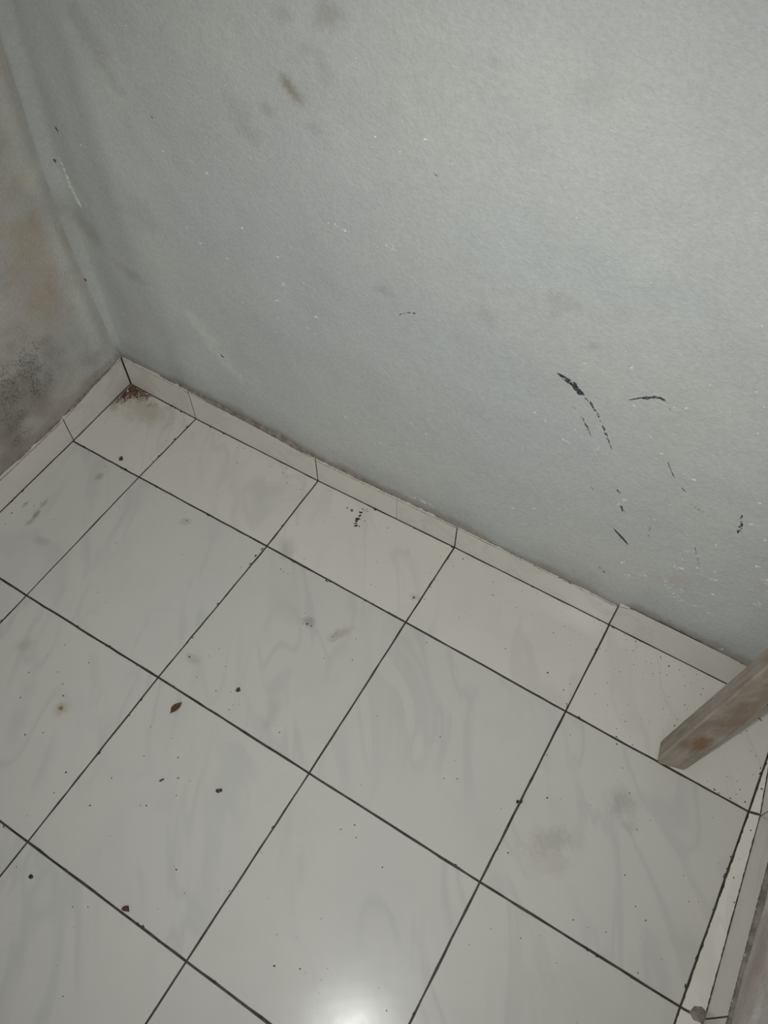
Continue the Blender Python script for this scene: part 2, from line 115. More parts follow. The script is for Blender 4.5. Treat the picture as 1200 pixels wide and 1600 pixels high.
class N:
    """small node-graph helper"""
    def __init__(self, name):
        self.m = bpy.data.materials.new(name)
        self.m.use_nodes = True
        self.t = self.m.node_tree
        self.b = self.t.nodes['Principled BSDF']
    def n(self, kind, **kw):
        nd = self.t.nodes.new(kind)
        for k, v in kw.items():
            setattr(nd, k, v)
        return nd
    def l(self, a, b):
        self.t.links.new(a, b)
    def val(self, sock, v):
        if hasattr(v, 'node'):
            self.l(v, sock)
        else:
            sock.default_value = v
    def math(self, op, a, b=0.0, c=None, clamp=False):
        nd = self.n('ShaderNodeMath', operation=op, use_clamp=clamp)
        self.val(nd.inputs[0], a); self.val(nd.inputs[1], b)
        if c is not None: self.val(nd.inputs[2], c)
        return nd.outputs[0]
    def vmath(self, op, a, b=(0, 0, 0)):
        nd = self.n('ShaderNodeVectorMath', operation=op)
        self.val(nd.inputs[0], a); self.val(nd.inputs[1], b)
        return nd.outputs['Value'] if op in ('LENGTH', 'DOT_PRODUCT') else nd.outputs[0]
    def noise(self, vec, scale, detail=3, rough=0.55, dist=0.0):
        nd = self.n('ShaderNodeTexNoise')
        self.l(vec, nd.inputs['Vector'])
        nd.inputs['Scale'].default_value = scale
        nd.inputs['Detail'].default_value = detail
        nd.inputs['Roughness'].default_value = rough
        nd.inputs['Distortion'].default_value = dist
        return nd.outputs['Fac']
    def rng(self, v, a, b, c=0.0, d=1.0, smooth=True):
        nd = self.n('ShaderNodeMapRange')
        nd.interpolation_type = 'SMOOTHSTEP' if smooth else 'LINEAR'
        self.val(nd.inputs['Value'], v)
        nd.inputs['From Min'].default_value = a; nd.inputs['From Max'].default_value = b
        nd.inputs['To Min'].default_value = c; nd.inputs['To Max'].default_value = d
        return nd.outputs['Result']
    def mix(self, fac, a, b, mode='MIX'):
        nd = self.n('ShaderNodeMix', data_type='RGBA', blend_type=mode)
        self.val(nd.inputs[0], fac)
        for s, v in ((nd.inputs[6], a), (nd.inputs[7], b)):
            if hasattr(v, 'node'): self.l(v, s)
            else: s.default_value = (*v, 1) if len(v) == 3 else v
        return nd.outputs[2]
    def bump(self, h, strength, dist):
        nd = self.n('ShaderNodeBump')
        self.l(h, nd.inputs['Height'])
        nd.inputs['Strength'].default_value = strength
        nd.inputs['Distance'].default_value = dist
        self.l(nd.outputs[0], self.b.inputs['Normal'])
        return nd
    def pos(self):
        return self.n('ShaderNodeNewGeometry').outputs['Position']

# ---------------------------------------------------------------- materials
def plaster(name, base, warm, dark, mott, grain):
    g = N(name)
    p = g.pos()
    st = g.n('ShaderNodeAttribute', attribute_name='stain').outputs['Color']
    mo = g.n('ShaderNodeAttribute', attribute_name='mold').outputs['Fac']
    a = g.rng(g.noise(p, 3.2, 4), 0.35, 0.70)
    c = g.mix(g.math('MULTIPLY', a, mott), base, warm)
    b = g.rng(g.noise(p, 11, 5, 0.6), 0.42, 0.78)
    c = g.mix(g.math('MULTIPLY', b, mott * 0.7), c, dark)
    k = g.rng(g.noise(p, 160, 2, 0.6), 0.30, 0.75, 0.955, 1.035)
    c = g.mix(1.0, c, g.n_rgb(k), 'MULTIPLY')
    c = g.mix(1.0, c, st, 'MULTIPLY')
    # black speckled damp stain
    q = g.rng(g.noise(p, 240, 5, 0.8), 0.42, 0.62)
    q2 = g.rng(g.noise(p, 34, 4, 0.65), 0.30, 0.62, 0.12, 1.0)
    c = g.mix(g.math('MULTIPLY', g.math('MULTIPLY', q, q2), mo, clamp=True), c, (0.035, 0.032, 0.029))
    g.l(c, g.b.inputs['Base Color'])
    g.b.inputs['Roughness'].default_value = 0.8
    g.b.inputs['Specular IOR Level'].default_value = 0.25
    h1 = g.noise(p, 210, 3, 0.55, 0.4)
    h2 = g.noise(p, 600, 2, 0.5)
    h3 = g.noise(p, 38, 3, 0.5)
    h = g.math('ADD', g.math('MULTIPLY', h1, 1.0), g.math('MULTIPLY', h2, 0.30))
    h = g.math('ADD', h, g.math('MULTIPLY', h3, 1.0))
    g.bump(h, grain, 0.0022)
    return g.m

def n_rgb(self, v):
    nd = self.n('ShaderNodeCombineColor')
    for i in range(3): self.l(v, nd.inputs[i])
    return nd.outputs[0]
N.n_rgb = n_rgb

MAT_BACK = plaster('grey_plaster', (0.468, 0.490, 0.480), (0.515, 0.515, 0.475), (0.405, 0.415, 0.405), 0.55, 0.45)
MAT_LEFT = plaster('stained_plaster', (0.465, 0.460, 0.440), (0.455, 0.415, 0.365), (0.325, 0.305, 0.280), 0.8, 0.5)
MAT_RIGHT = plaster('worn_plaster', (0.58, 0.565, 0.545), (0.44, 0.385, 0.345), (0.66, 0.65, 0.64), 1.0, 0.7)

def glazed_tile(name, smudges):
    g = N(name)
    oi = g.n('ShaderNodeObjectInfo')
    p = g.pos()
    off = g.n('ShaderNodeCombineXYZ')
    g.l(g.math('MULTIPLY', oi.outputs['Random'], 9.0), off.inputs[2])
    rot = g.n('ShaderNodeVectorRotate', rotation_type='Z_AXIS')
    g.l(p, rot.inputs['Vector']); rot.inputs['Angle'].default_value = math.radians(-31.5)
    # after the turn, y runs along the veins
    q = g.vmath('ADD', g.vmath('MULTIPLY', rot.outputs[0], (1.0, 0.32, 1.0)), off.outputs[0])
    v1 = g.math('ABSOLUTE', g.math('SUBTRACT', g.noise(q, 12, 2.0, 0.5, 0.9), 0.5))
    vein = g.rng(v1, 0.0, 0.070, 1.0, 0.0)
    msk = g.rng(g.noise(q, 6, 2, 0.5), 0.36, 0.56)
    vein = g.math('MULTIPLY', vein, msk)
    cloud = g.rng(g.noise(q, 8, 3, 0.55), 0.35, 0.70)
    c = oi.outputs['Color']
    c = g.mix(g.math('MULTIPLY', cloud, 0.30), c, g.mix(1.0, c, (0.93, 0.95, 0.99), 'MULTIPLY'))
    c = g.mix(g.math('MULTIPLY', vein, 0.50), c, g.mix(1.0, c, (0.83, 0.845, 0.87), 'MULTIPLY'))
    # thin film of dirt
    f = g.rng(g.noise(p, 7, 6, 0.65), 0.48, 0.78)
    c = g.mix(g.math('MULTIPLY', f, 0.15), c, (0.40, 0.37, 0.31))
    sp = g.rng(g.noise(p, 330, 2, 0.5), 0.70, 0.78)
    sm = g.rng(g.noise(p, 14, 3, 0.6), 0.45, 0.70)
    c = g.mix(g.math('MULTIPLY', g.math('MULTIPLY', sp, sm), 0.45), c, (0.16, 0.14, 0.11))
    brk = g.math('ADD', g.math('MULTIPLY', g.noise(p, 150, 5, 0.8), 0.5), g.math('MULTIPLY', g.noise(p, 45, 3, 0.6), 0.5))
    dirt = None
    for (x, y, rx, ry, ang, col, s) in smudges:
        d = g.vmath('SUBTRACT', p, (x, y, 0.0))
        r = g.n('ShaderNodeVectorRotate', rotation_type='Z_AXIS')
        g.l(d, r.inputs['Vector']); r.inputs['Angle'].default_value = -ang
        e = g.vmath('LENGTH', g.vmath('MULTIPLY', r.outputs[0], (1 / rx, 1 / ry, 3.0)))
        e = g.math('ADD', e, g.math('MULTIPLY', g.math('SUBTRACT', brk, 0.5), 3.4))
        m = g.math('MULTIPLY', g.rng(e, 0.25, 1.25, 1.0, 0.0), s)
        c = g.mix(m, c, g.mix(1.0, c, col, 'MULTIPLY'))
        dirt = m if dirt is None else g.math('MAXIMUM', dirt, m)
    g.l(c, g.b.inputs['Base Color'])
    ro = g.rng(g.noise(p, 10, 4, 0.6), 0.3, 0.7, 0.19, 0.25)
    if dirt is not None:
        ro = g.math('ADD', ro, g.math('MULTIPLY', dirt, 0.35))
    g.l(ro, g.b.inputs['Roughness'])
    g.b.inputs['Specular IOR Level'].default_value = 0.38
    g.bump(g.noise(p, 26, 2, 0.5), 0.10, 0.0010)
    return g.m

MAT_TILE = glazed_tile('glazed_floor_tile', SMUDGES)
MAT_SKIRT = glazed_tile('glazed_skirting_tile', [])

def simple(name, c1, c2, scale, rough, bump=0.0, bdist=0.001, spec=0.3):
    g = N(name)
    p = g.pos()
    f = g.rng(g.noise(p, scale, 4, 0.6), 0.35, 0.68)
    g.l(g.mix(f, c1, c2), g.b.inputs['Base Color'])
    g.b.inputs['Roughness'].default_value = rough
    g.b.inputs['Specular IOR Level'].default_value = spec
    if bump:
        g.bump(g.noise(p, scale * 3, 3, 0.6), bump, bdist)
    return g.m

MAT_GROUT = simple('dark_grout', (0.030, 0.023, 0.018), (0.070, 0.055, 0.042), 60, 0.55, 0.6, 0.0008, 0.4)
MAT_MORTAR = simple('dirty_mortar', (0.17, 0.145, 0.115), (0.27, 0.25, 0.215), 70, 0.9, 0.8, 0.002)
MAT_SCUFF = simple('black_scuff', (0.018, 0.021, 0.028), (0.075, 0.08, 0.09), 400, 0.6)
MAT_SCUFF_FAINT = simple('grey_scuff', (0.10, 0.105, 0.11), (0.18, 0.185, 0.185), 400, 0.7)
MAT_FLECK = simple('white_paint_fleck', (0.60, 0.61, 0.59), (0.80, 0.80, 0.77), 200, 0.7)
MAT_DRIP = simple('cream_paint_drip', (0.56, 0.56, 0.49), (0.72, 0.71, 0.64), 150, 0.6)
MAT_SPECK = simple('dark_dust', (0.05, 0.043, 0.033), (0.17, 0.15, 0.12), 300, 0.9)
MAT_GRIT = simple('red_brown_grit', (0.060, 0.028, 0.020), (0.20, 0.11, 0.08), 260, 0.9)
MAT_CLUMP = simple('dried_dirt', (0.020, 0.012, 0.010), (0.10, 0.05, 0.04), 300, 0.8)
MAT_CRUMB = simple('brown_crumb', (0.050, 0.030, 0.026), (0.11, 0.065, 0.055), 300, 0.85)
MAT_CRUMB_BLACK = simple('black_crumb', (0.020, 0.016, 0.014), (0.05, 0.04, 0.035), 300, 0.85)
MAT_CRUMB_OCHRE = simple('ochre_crumb', (0.10, 0.055, 0.018), (0.05, 0.03, 0.015), 300, 0.85)
MAT_CRUMB_BEIGE = simple('beige_crumb', (0.30, 0.23, 0.13), (0.20, 0.17, 0.12), 300, 0.85)
MAT_BEAD = simple('grey_bead', (0.16, 0.15, 0.14), (0.10, 0.095, 0.09), 300, 0.5)
MAT_WHITE = simple('white_chip', (0.80, 0.79, 0.76), (0.65, 0.64, 0.60), 300, 0.6)
MAT_LEAF = simple('dry_leaf', (0.060, 0.036, 0.016), (0.115, 0.078, 0.036), 260, 0.75, 0.5)

def weathered_wood():
    g = N('weathered_wood')
    tc = g.n('ShaderNodeTexCoord').outputs['Object']
    fib = g.noise(g.vmath('MULTIPLY', tc, (1, 1, 0.07)), 260, 4, 0.6, 0.3)
    bro = g.noise(g.vmath('MULTIPLY', tc, (1, 1, 0.35)), 26, 4, 0.6, 0.5)
    c = g.mix(g.rng(bro, 0.36, 0.66), (0.33, 0.295, 0.245), (0.235, 0.19, 0.15))
    c = g.mix(g.math('MULTIPLY', g.rng(fib, 0.45, 0.72), 0.45), c, (0.16, 0.13, 0.10))
    gr = g.rng(g.noise(tc, 55, 5, 0.7), 0.52, 0.75)
    c = g.mix(g.math('MULTIPLY', gr, 0.45), c, (0.40, 0.375, 0.335))
    # the rusty brown patch on the broad face
    for (ctr, rad, col, s) in (((0.026, 0.0, 0.090), (0.014, 0.02, 0.026), (0.20, 0.105, 0.058), 0.8),
                               ((0.010, 0.0, 0.075), (0.008, 0.02, 0.018), (0.21, 0.125, 0.08), 0.5),
                               ((0.012, 0.0, 0.030), (0.03, 0.03, 0.035), (0.34, 0.305, 0.255), 0.55),
                               ((0.034, 0.0, 0.185), (0.02, 0.03, 0.05), (0.19, 0.125, 0.095), 0.6)):
        d = g.vmath('LENGTH', g.vmath('DIVIDE', g.vmath('SUBTRACT', tc, ctr), rad))
        d = g.math('ADD', d, g.math('MULTIPLY', g.math('SUBTRACT', g.noise(tc, 70, 4, 0.7), 0.5), 1.6))
        c = g.mix(g.math('MULTIPLY', g.rng(d, 0.35, 1.3, 1, 0), s), c, col)
    g.l(c, g.b.inputs['Base Color'])
    g.b.inputs['Roughness'].default_value = 0.85
    g.b.inputs['Specular IOR Level'].default_value = 0.2
    g.bump(g.math('ADD', fib, g.noise(tc, 90, 3, 0.6)), 0.6, 0.0012)
    return g.m
MAT_WOOD = weathered_wood()

# ---------------------------------------------------------------- walls
TOP_X = [0, 0.175, 0.34, 0.4735, 0.65, 0.77, 0.95, 1.066, 1.078, 1.097, 1.177, 1.277, 1.37]
TOP_Z = [0.0775, 0.081, 0.079, 0.0665, 0.0658, 0.067, 0.068, 0.0668, 0.0725, 0.083, 0.0875, 0.081, 0.077]
PLASTER_Y = 0.005        # the back plaster lies a little behind the faces of the skirting

def lean(z):
    """the left wall leans into the room above knee height"""
    return np.interp(z, [0.0, 0.36, 0.436, 0.5735, 0.7337, 1.2, 2.3], [0, 0, 0.0030, 0.0115, 0.029, 0.062, 0.062])

def back_height(x, z):
    """how far the back plaster stands out into the room"""
    up = smooth(0.09, 0.35, z)
    h = 0.006 * up * fbm(x * 2.6, z * 2.2, 3)
    h = h + 0.0014 * fbm(x * 13, z * 13, 5) * (0.3 + 0.7 * up)
    near = np.exp(-np.clip(x, 0, 9) / 0.16) * smooth(0.10, 0.22, z)
    h = h + 0.0070 * near * vnoise(x * 17 + 0.9 * fbm(x * 3, z * 3, 8), z * 2.1, 9)
    r = 0.009 + 0.008 * smooth(0.12, 0.45, z)
    dx = np.clip(r - (x - lean(z)), 0, r)
    fil = (r - np.sqrt(np.maximum(r * r - dx * dx, 0))) * smooth(0.08, 0.12, z)
    return h + fil + 0.001

def left_height(y, z):
    d = -y
    up = smooth(0.09, 0.35, z)
    h = 0.006 * up * fbm(d * 2.8 + 4, z * 2.4, 21)
    h = h + 0.0016 * fbm(d * 13, z * 13, 25) * (0.3 + 0.7 * up)
    ridge = np.exp(-((d - 0.030 - 0.008 * vnoise(z * 5, z * 0, 4)) / 0.016) ** 2)
    h = h + 0.0045 * ridge * smooth(0.09, 0.16, z)
    return h + 0.001 + lean(z)

def right_x(y):
    return np.interp(-np.asarray(y, float), [-0.05, 0.0, 0.109, 0.1755, 0.308, 0.46, 0.7755, 2.2],
                     [1.362, 1.367, 1.3814, 1.3908, 1.4000, 1.4060, 1.414, 1.44])

def right_height(y, z):
    return 0.0020 * fbm(y * 12, z * 12, 31) + 0.005 * smooth(0.12, 0.4, z) * fbm(y * 2.5, z * 2.5, 33)

def axis(lo, mid, hi, fine, coarse):
    a = list(np.arange(lo, mid, fine)); b = list(np.arange(mid, hi + 1e-6, coarse))
    return np.array(a + b)

def wall(name, us, zs, place, mat, stain, mold, back_off):
    U, Z = np.meshgrid(us, zs)
    P = place(U, Z)
    nu, nz = len(us), len(zs)
    V = P.reshape(-1, 3)
    idx = np.arange(nu * nz).reshape(nz, nu)
    F = np.stack([idx[:-1, :-1], idx[:-1, 1:], idx[1:, 1:], idx[1:, :-1]], -1).reshape(-1, 4).tolist()
    # rim, so that the wall is a slab with thickness
    loop = list(idx[0, :]) + list(idx[1:, -1]) + list(idx[-1, -2::-1]) + list(idx[-2:0:-1, 0])
    B = V[loop] + np.array(back_off)
    for k in range(3):
        if back_off[k]:
            ref = V[:, k].min() if back_off[k] < 0 else V[:, k].max()
            B[:, k] = ref + back_off[k]
    n0 = len(V); n = len(loop)
    VV = np.vstack([V, B])
    for i in range(n):
        j = (i + 1) % n
        F.append([int(loop[j]), int(loop[i]), n0 + i, n0 + j])
    F.append([n0 + i for i in range(n)])
    me = mesh(name, VV, F)
    sm = np.zeros(len(me.polygons), bool); sm[:(nu - 1) * (nz - 1)] = True
    me.polygons.foreach_set('use_smooth', sm)
    S = np.ones((len(VV), 4), np.float32); S[:n0, :3] = stain(U, Z).reshape(-1, 3)
    a = me.attributes.new('stain', 'FLOAT_COLOR', 'POINT'); a.data.foreach_set('color', S.ravel())
    Q = np.zeros(len(VV), np.float32); Q[:n0] = mold(U, Z).ravel()
    a = me.attributes.new('mold', 'FLOAT', 'POINT'); a.data.foreach_set('value', Q)
    return tag(link(name, me, mat), kind='structure')

def blob(U, Z, x, z, rx, rz, ang, brk=0.9, seed=0, scale=60):
    c, s = math.cos(ang), math.sin(ang)
    a = ((U - x) * c + (Z - z) * s) / rx
    b = (-(U - x) * s + (Z - z) * c) / rz
    e = np.sqrt(a * a + b * b) + brk * fbm(U * scale, Z * scale, seed)
    return 1 - smooth(0.25, 1.25, e)

def back_stain(U, Z):
    S = np.ones(U.shape + (3,))
    for i, (x, z, rx, rz, ang, col, s) in enumerate(BACK_STAINS):
        m = (blob(U, Z, x, z, rx, rz, ang, 0.6, i) * s)[..., None]
        S = S * (1 - m + m * np.array(col))
    # brown grime just above the skirting, wider plain darkening there, brown along the corner
    rel = Z - np.interp(U, TOP_X, TOP_Z)
    wig = 0.010 * fbm(U * 18, Z * 10, 41) + 0.006 * fbm(U * 70, Z * 50, 42)
    m = (1 - smooth(0.002, 0.022, rel + wig)) * 0.75
    S = S * (1 - m[..., None] * (1 - np.array((0.64, 0.575, 0.50))))
    m = (1 - smooth(0.0, 0.09, rel + 2 * wig)) * 0.16
    S = S * (1 - m[..., None])
    m = np.exp(-np.clip(U, 0, 9) / 0.05) * 0.30 * (0.7 + fbm(U * 9, Z * 5, 43))
    S = S * (1 - np.clip(m, 0, 1)[..., None] * (1 - np.array((0.70, 0.66, 0.58))))
    # old trowel streaks beside the corner
    k = np.exp(-((U - 0.12) / 0.13) ** 2) * vnoise(U * 26, Z * 1.7, 47) * 0.28
    return S * (1 + k[..., None])

def left_stain(U, Z):
    d = -U
    S = np.ones(U.shape + (3,))
    def add(y, z, rx, rz, ang, col, s, seed):
        nonlocal S
        m = (blob(U, Z, y, z, rx, rz, ang, 0.8, seed, 25) * s)[..., None]
        S = S * (1 - m + m * np.array(col))
    add(-0.10, 0.42, 0.08, 0.14, 0.3, (0.98, 0.84, 0.68), 0.7, 1)
    add(-0.15, 0.28, 0.10, 0.07, 0.0, (0.95, 0.84, 0.72), 0.5, 2)
    add(-0.24, 0.17, 0.12, 0.09, 0.2, (0.60, 0.57, 0.53), 0.85, 3)
    add(-0.10, 0.20, 0.05, 0.09, 0.0, (0.90, 0.92, 0.92), 0.5, 4)
    add(-0.02, 0.30, 0.045, 0.24, 0.0, (1.12, 1.17, 1.17), 0.9, 5)
    add(-0.02, 0.70, 0.06, 0.25, 0.0, (1.12, 1.17, 1.17), 0.8, 8)
    add(-0.30, 0.10, 0.10, 0.05, 0.0, (0.78, 0.74, 0.70), 0.6, 6)
    add(-0.07, 0.13, 0.03, 0.03, 0.0, (0.75, 0.68, 0.66), 0.6, 7)
    m = (1 - smooth(0.07, 0.105, Z + 0.03 * fbm(d * 22, Z * 22, 51))) * 0.6
    return S * (1 - m[..., None] * (1 - np.array((0.66, 0.58, 0.50))))

def left_mold(U, Z):
    m = blob(U, Z, -0.235, 0.195, 0.11, 0.075, 0.3, 0.9, 61, 30) * 0.8
    m = np.maximum(m, blob(U, Z, -0.175, 0.165, 0.045, 0.035, 0.6, 0.7, 62, 30) * 0.95)
    m = np.maximum(m, blob(U, Z, -0.04, 0.085, 0.045, 0.016, 0.0, 0.7, 63, 40) * 0.55)
    m = np.maximum(m, blob(U, Z, -0.26, 0.10, 0.03, 0.02, 0.0, 0.7, 64, 40) * 0.6)
    return m

ones = lambda U, Z: np.ones(U.shape + (3,))
zero = lambda U, Z: np.zeros(U.shape)

wall_back = wall('wall_back', np.arange(-0.012, 1.47, 0.0058), axis(0.0, 1.04, 2.2, 0.0058, 0.04),
                 lambda U, Z: np.stack([U, PLASTER_Y - back_height(U, Z), Z], -1),
                 MAT_BACK, back_stain, zero, (0, 0.10, 0))
wall_left = wall('wall_left', -axis(-0.03, 0.62, 1.75, 0.006, 0.04)[::1], axis(0.0, 0.85, 2.2, 0.006, 0.04),
                 lambda U, Z: np.stack([-PLASTER_Y + left_height(U, Z), U, Z], -1),
                 MAT_LEFT, left_stain, left_mold, (-0.10, 0, 0))

def right_stain(U, Z):
    S = np.ones(U.shape + (3,))
    b = blob(U, Z, -0.40, 0.13, 0.30, 0.035, 0.05, 0.9, 71, 30)[..., None] * 0.55
    S = S * (1 - b + b * np.array((0.70, 0.62, 0.55)))
    w = smooth(0.05, 0.3, fbm(U * 30, Z * 30, 73))[..., None] * 0.30
    return S * (1 + w * np.array((0.5, 0.52, 0.55)))
wall_right = wall('wall_right', axis(-0.75, 0.012, 0.013, 0.007, 1.0), axis(0.0, 0.6, 1.30, 0.007, 0.04),  # unseen top cut low, shaped to let more ambient light in
                  lambda U, Z: np.stack([right_x(U) + PLASTER_Y - right_height(U, Z) - 0.001, U, Z], -1),
                  MAT_RIGHT, right_stain, zero, (0.10, 0, 0))

# ---------------------------------------------------------------- floor: bed of grout and glazed tiles
XS = [0.0, 0.173, 0.473, 0.773, 1.073, 1.373]
YS = [0.0, -0.1755, -0.4755, -0.7755, -1.0755, -1.3755, -1.6755]
BX = [-0.05, 0.0, 0.1748, 0.4743, 0.7709, 1.0732, 1.45]
BY = [0.0010, 0.0010, -0.0030, -0.0034, 0.0011, 0.0024, 0.0030]
def back_base_y(x): return float(np.interp(x, BX, BY))
LX = [0.0, 0.1752, 0.379, 1.8]
LV = [-0.002, 0.0015, 0.004, 0.004]
def left_base_x(y): return float(np.interp(-y, LX, LV))

me = bpy.data.meshes.new('floor')
bm = bmesh.new()
bmesh.ops.create_cube(bm, size=1, matrix=Matrix.Translation((0.70, -0.835, -0.0516)) @ Matrix.Diagonal((1.52, 1.75, 0.1, 1)))
bm.to_mesh(me); bm.free()
floor = tag(link('floor', me, MAT_GROUT), kind='structure')

def corner(c, r):
    if r == 0: 
        x = left_base_x(0) if c == 0 else (KNOWN.get((c, 0), (XS[c] if c < 6 else 0, 0))[0] if c < 6 else float(right_x(0)))
        return (x, back_base_y(x))
    if c == 0: return (left_base_x(YS[r]), YS[r])
    if c == 6: return (float(right_x(YS[r])), YS[r] + (0.002 if r == 1 else 0.004 if r == 2 else 0.0))
    return KNOWN.get((c, r), (XS[c], YS[r]))

def plate(poly, gaps, thick, seg, jit, bev, origin, frame, round_corner=None):
    """a tile: polygon (ccw, 2D) drawn in by half a joint on every side, chamfered and a little uneven at the edges"""
    n = len(poly)
    P = [np.array(p, float) for p in poly]
    lines = []
    for i in range(n):
        a, b = P[i], P[(i + 1) % n]
        d = (b - a) / np.linalg.norm(b - a)
        nrm = np.array((-d[1], d[0]))
        lines.append((a + nrm * gaps[i], d, nrm))
    cor = []
    for i in range(n):
        (p, d, _), (q, e, _) = lines[i - 1], lines[i]
        A = np.array([[d[0], -e[0]], [d[1], -e[1]]])
        t = np.linalg.solve(A, q - p)
        cor.append(p + d * t[0])
    ring = []; inn = []
    for i in range(n):
        a, b = cor[i], cor[(i + 1) % n]
        nrm = lines[i][2]
        L = np.linalg.norm(b - a)
        k = max(1, int(L / seg))
        for s in range(k):
            t = s / k
            j = 0 if s == 0 else jit * (rng.random() - 0.35)
            ring.append(a + (b - a) * t + nrm * j)
    ctr = sum(ring) / len(ring)
    if round_corner:
        for ci, rad in round_corner:
            cpt = cor[ci]
            for i, p in enumerate(ring):
                dist = np.linalg.norm(p - cpt)
                if dist < rad:
                    ring[i] = p + (ctr - p) / np.linalg.norm(ctr - p) * (rad - dist) * 0.5
    m = len(ring)
    def inset(p, d):
        v = ctr - p
        # move diagonally towards the inside by about d on both axes
        return p + np.clip(v, -d, d)
    o, ex, ey, ez = origin, *frame
    def put(p, h): return o + ex * p[0] + ey * p[1] + ez * h
    V = [put(p, -thick) for p in ring] + [put(p, -bev) for p in ring] + [put(inset(p, bev * 1.1), 0) for p in ring]
    F = []
    for a in (0, m):
        for i in range(m):
            j = (i + 1) % m
            F.append([a + i, a + j, a + m + j, a + m + i])
    F.append([2 * m + i for i in range(m)])
    F.append([i for i in range(m - 1, -1, -1)])
    return V, F

EX, EY, EZ = np.array((1., 0, 0)), np.array((0, 1., 0)), np.array((0, 0, 1.))
def add_plate(name, V, F, mat, parent, color):
    V = np.array(V); c = V.mean(0)
    o = link(name, mesh(name, V - c, F), mat, parent)
    o.location = c
    o.color = (*color, 1)
    return o

CREAM = np.array((0.625, 0.598, 0.542)); PALE = np.array((0.540, 0.530, 0.500))
for r in range(6):
    for c in range(6):
        bl, br, tr, tl = corner(c, r + 1), corner(c + 1, r + 1), corner(c + 1, r), corner(c, r)
        gy, gx = 0.00165, 0.00135
        gaps = [gy, 0.0014 if c >= 4 else gx, 0.0010 if r == 0 else gy, 0.0009 if c == 0 else (0.0016 if c == 5 else gx)]
        rc = None
        if c == 5:
            gaps[1] = 0.0009
            if r == 1: rc = [(1, 0.008)]
            if r == 2: rc = [(2, 0.010)]
        V, F = plate([bl, br, tr, tl], gaps, 0.007, (0.004 if c == 5 else 0.02) if r < 3 else 0.06, 0.0009, 0.0005, np.zeros(3), (EX, EY, EZ), rc)
        V = [v + EZ * 0.0 for v in V]
        mixw = 1.0 if r == 0 else (0.25 if c < 5 else 0.9)
        if c == 5: col = CREAM * 1.2
        else: col = CREAM * mixw + PALE * (1 - mixw)
        col = col * (1 + 0.03 * (rng.random() - 0.5))
        add_plate('tile', V, F, MAT_TILE, floor, col)

# ---------------------------------------------------------------- skirtings of cut tiles
def bed(name, pts_top, inward, mat):
    """mortar core behind the skirting tiles. pts_top: (x, y, top) along the face; inward: unit vector into the wall"""
    V = []; F = []
    for (x, y, t) in pts_top:
        a = np.array((x, y, 0.0)) + inward * 0.0010; b = np.array((x, y, 0.0)) + inward * 0.0180
        V += [a + EZ * -0.001, a + EZ * (t - 0.0012), b + EZ * (t - 0.0012), b + EZ * -0.001]
    k = len(pts_top)
    for i in range(k - 1):
        for j in range(4):
            F.append([4 * i + j, 4 * i + (j + 1) % 4, 4 * (i + 1) + (j + 1) % 4, 4 * (i + 1) + j])
    F.append([3, 2, 1, 0]); F.append([4 * (k - 1) + j for j in range(4)])
    me = mesh(name, V, F)
    bm = bmesh.new(); bm.from_mesh(me); bmesh.ops.recalc_face_normals(bm, faces=bm.faces); bm.to_mesh(me); bm.free()
    return tag(link(name, me, mat), kind='structure')

def skirt_piece(p0, p1, t0, t1, parent, g0, g1, color, gb=0.0009):
    """one upright tile from floor point p0 to p1 (left to right seen from the room)"""
    p0 = np.array((*p0, 0.0)); p1 = np.array((*p1, 0.0))
    ex = p1 - p0; L = np.linalg.norm(ex); ex = ex / L
    ez = np.cross(ex, EZ)                                    # out of the wall, into the room
    V, F = plate([(0, 0), (L, 0), (L, t1), (0, t0)], [gb, g1, 0.0, g0], 0.0055, 0.025, 0.0005, 0.0004, p0, (ex, EZ, ez))
    return add_plate('tile', V, F, MAT_SKIRT, parent, color)

def bead(parent, path, inward, seed, lo, hi, depth=0.006):
    """ragged fillet of dirty mortar lying on the top edge of a skirting"""
    V = []; F = []
    n = len(path)
    rr = random.Random(seed)
    jw = [lo + (hi - lo) * (0.5 + float(vnoise(i * 0.11, 0, seed)) + 0.5 * float(vnoise(i * 0.37, 3, seed)) + 0.3 * (rr.random() - 0.5)) for i in range(n)]
    for i, (x, y, t) in enumerate(path):
        b = np.array((x, y, 0.0))
        up = max(0.001, jw[i])
        f = -0.0002 - 0.0006 * rr.random()
        V += [b + inward * 0.003 + EZ * (t - 0.004),
              b + inward * f + EZ * (t - 0.0006 - 0.0016 * rr.random()),
              b + inward * (0.0012 + 0.001 * rr.random()) + EZ * (t + up * 0.35),
              b + inward * (depth * 0.62) + EZ * (t + up * 0.8),
              b + inward * (depth + 0.004) + EZ * (t + up + 0.001)]
    for i in range(n - 1):
        for j in range(4):
            F.append([5 * i + j, 5 * (i + 1) + j, 5 * (i + 1) + j + 1, 5 * i + j + 1])
    me = mesh('mortar_bead', V, F, True)
    bm = bmesh.new(); bm.from_mesh(me); bmesh.ops.recalc_face_normals(bm, faces=bm.faces); bm.to_mesh(me); bm.free()
    return link('mortar_bead', me, MAT_MORTAR, parent)

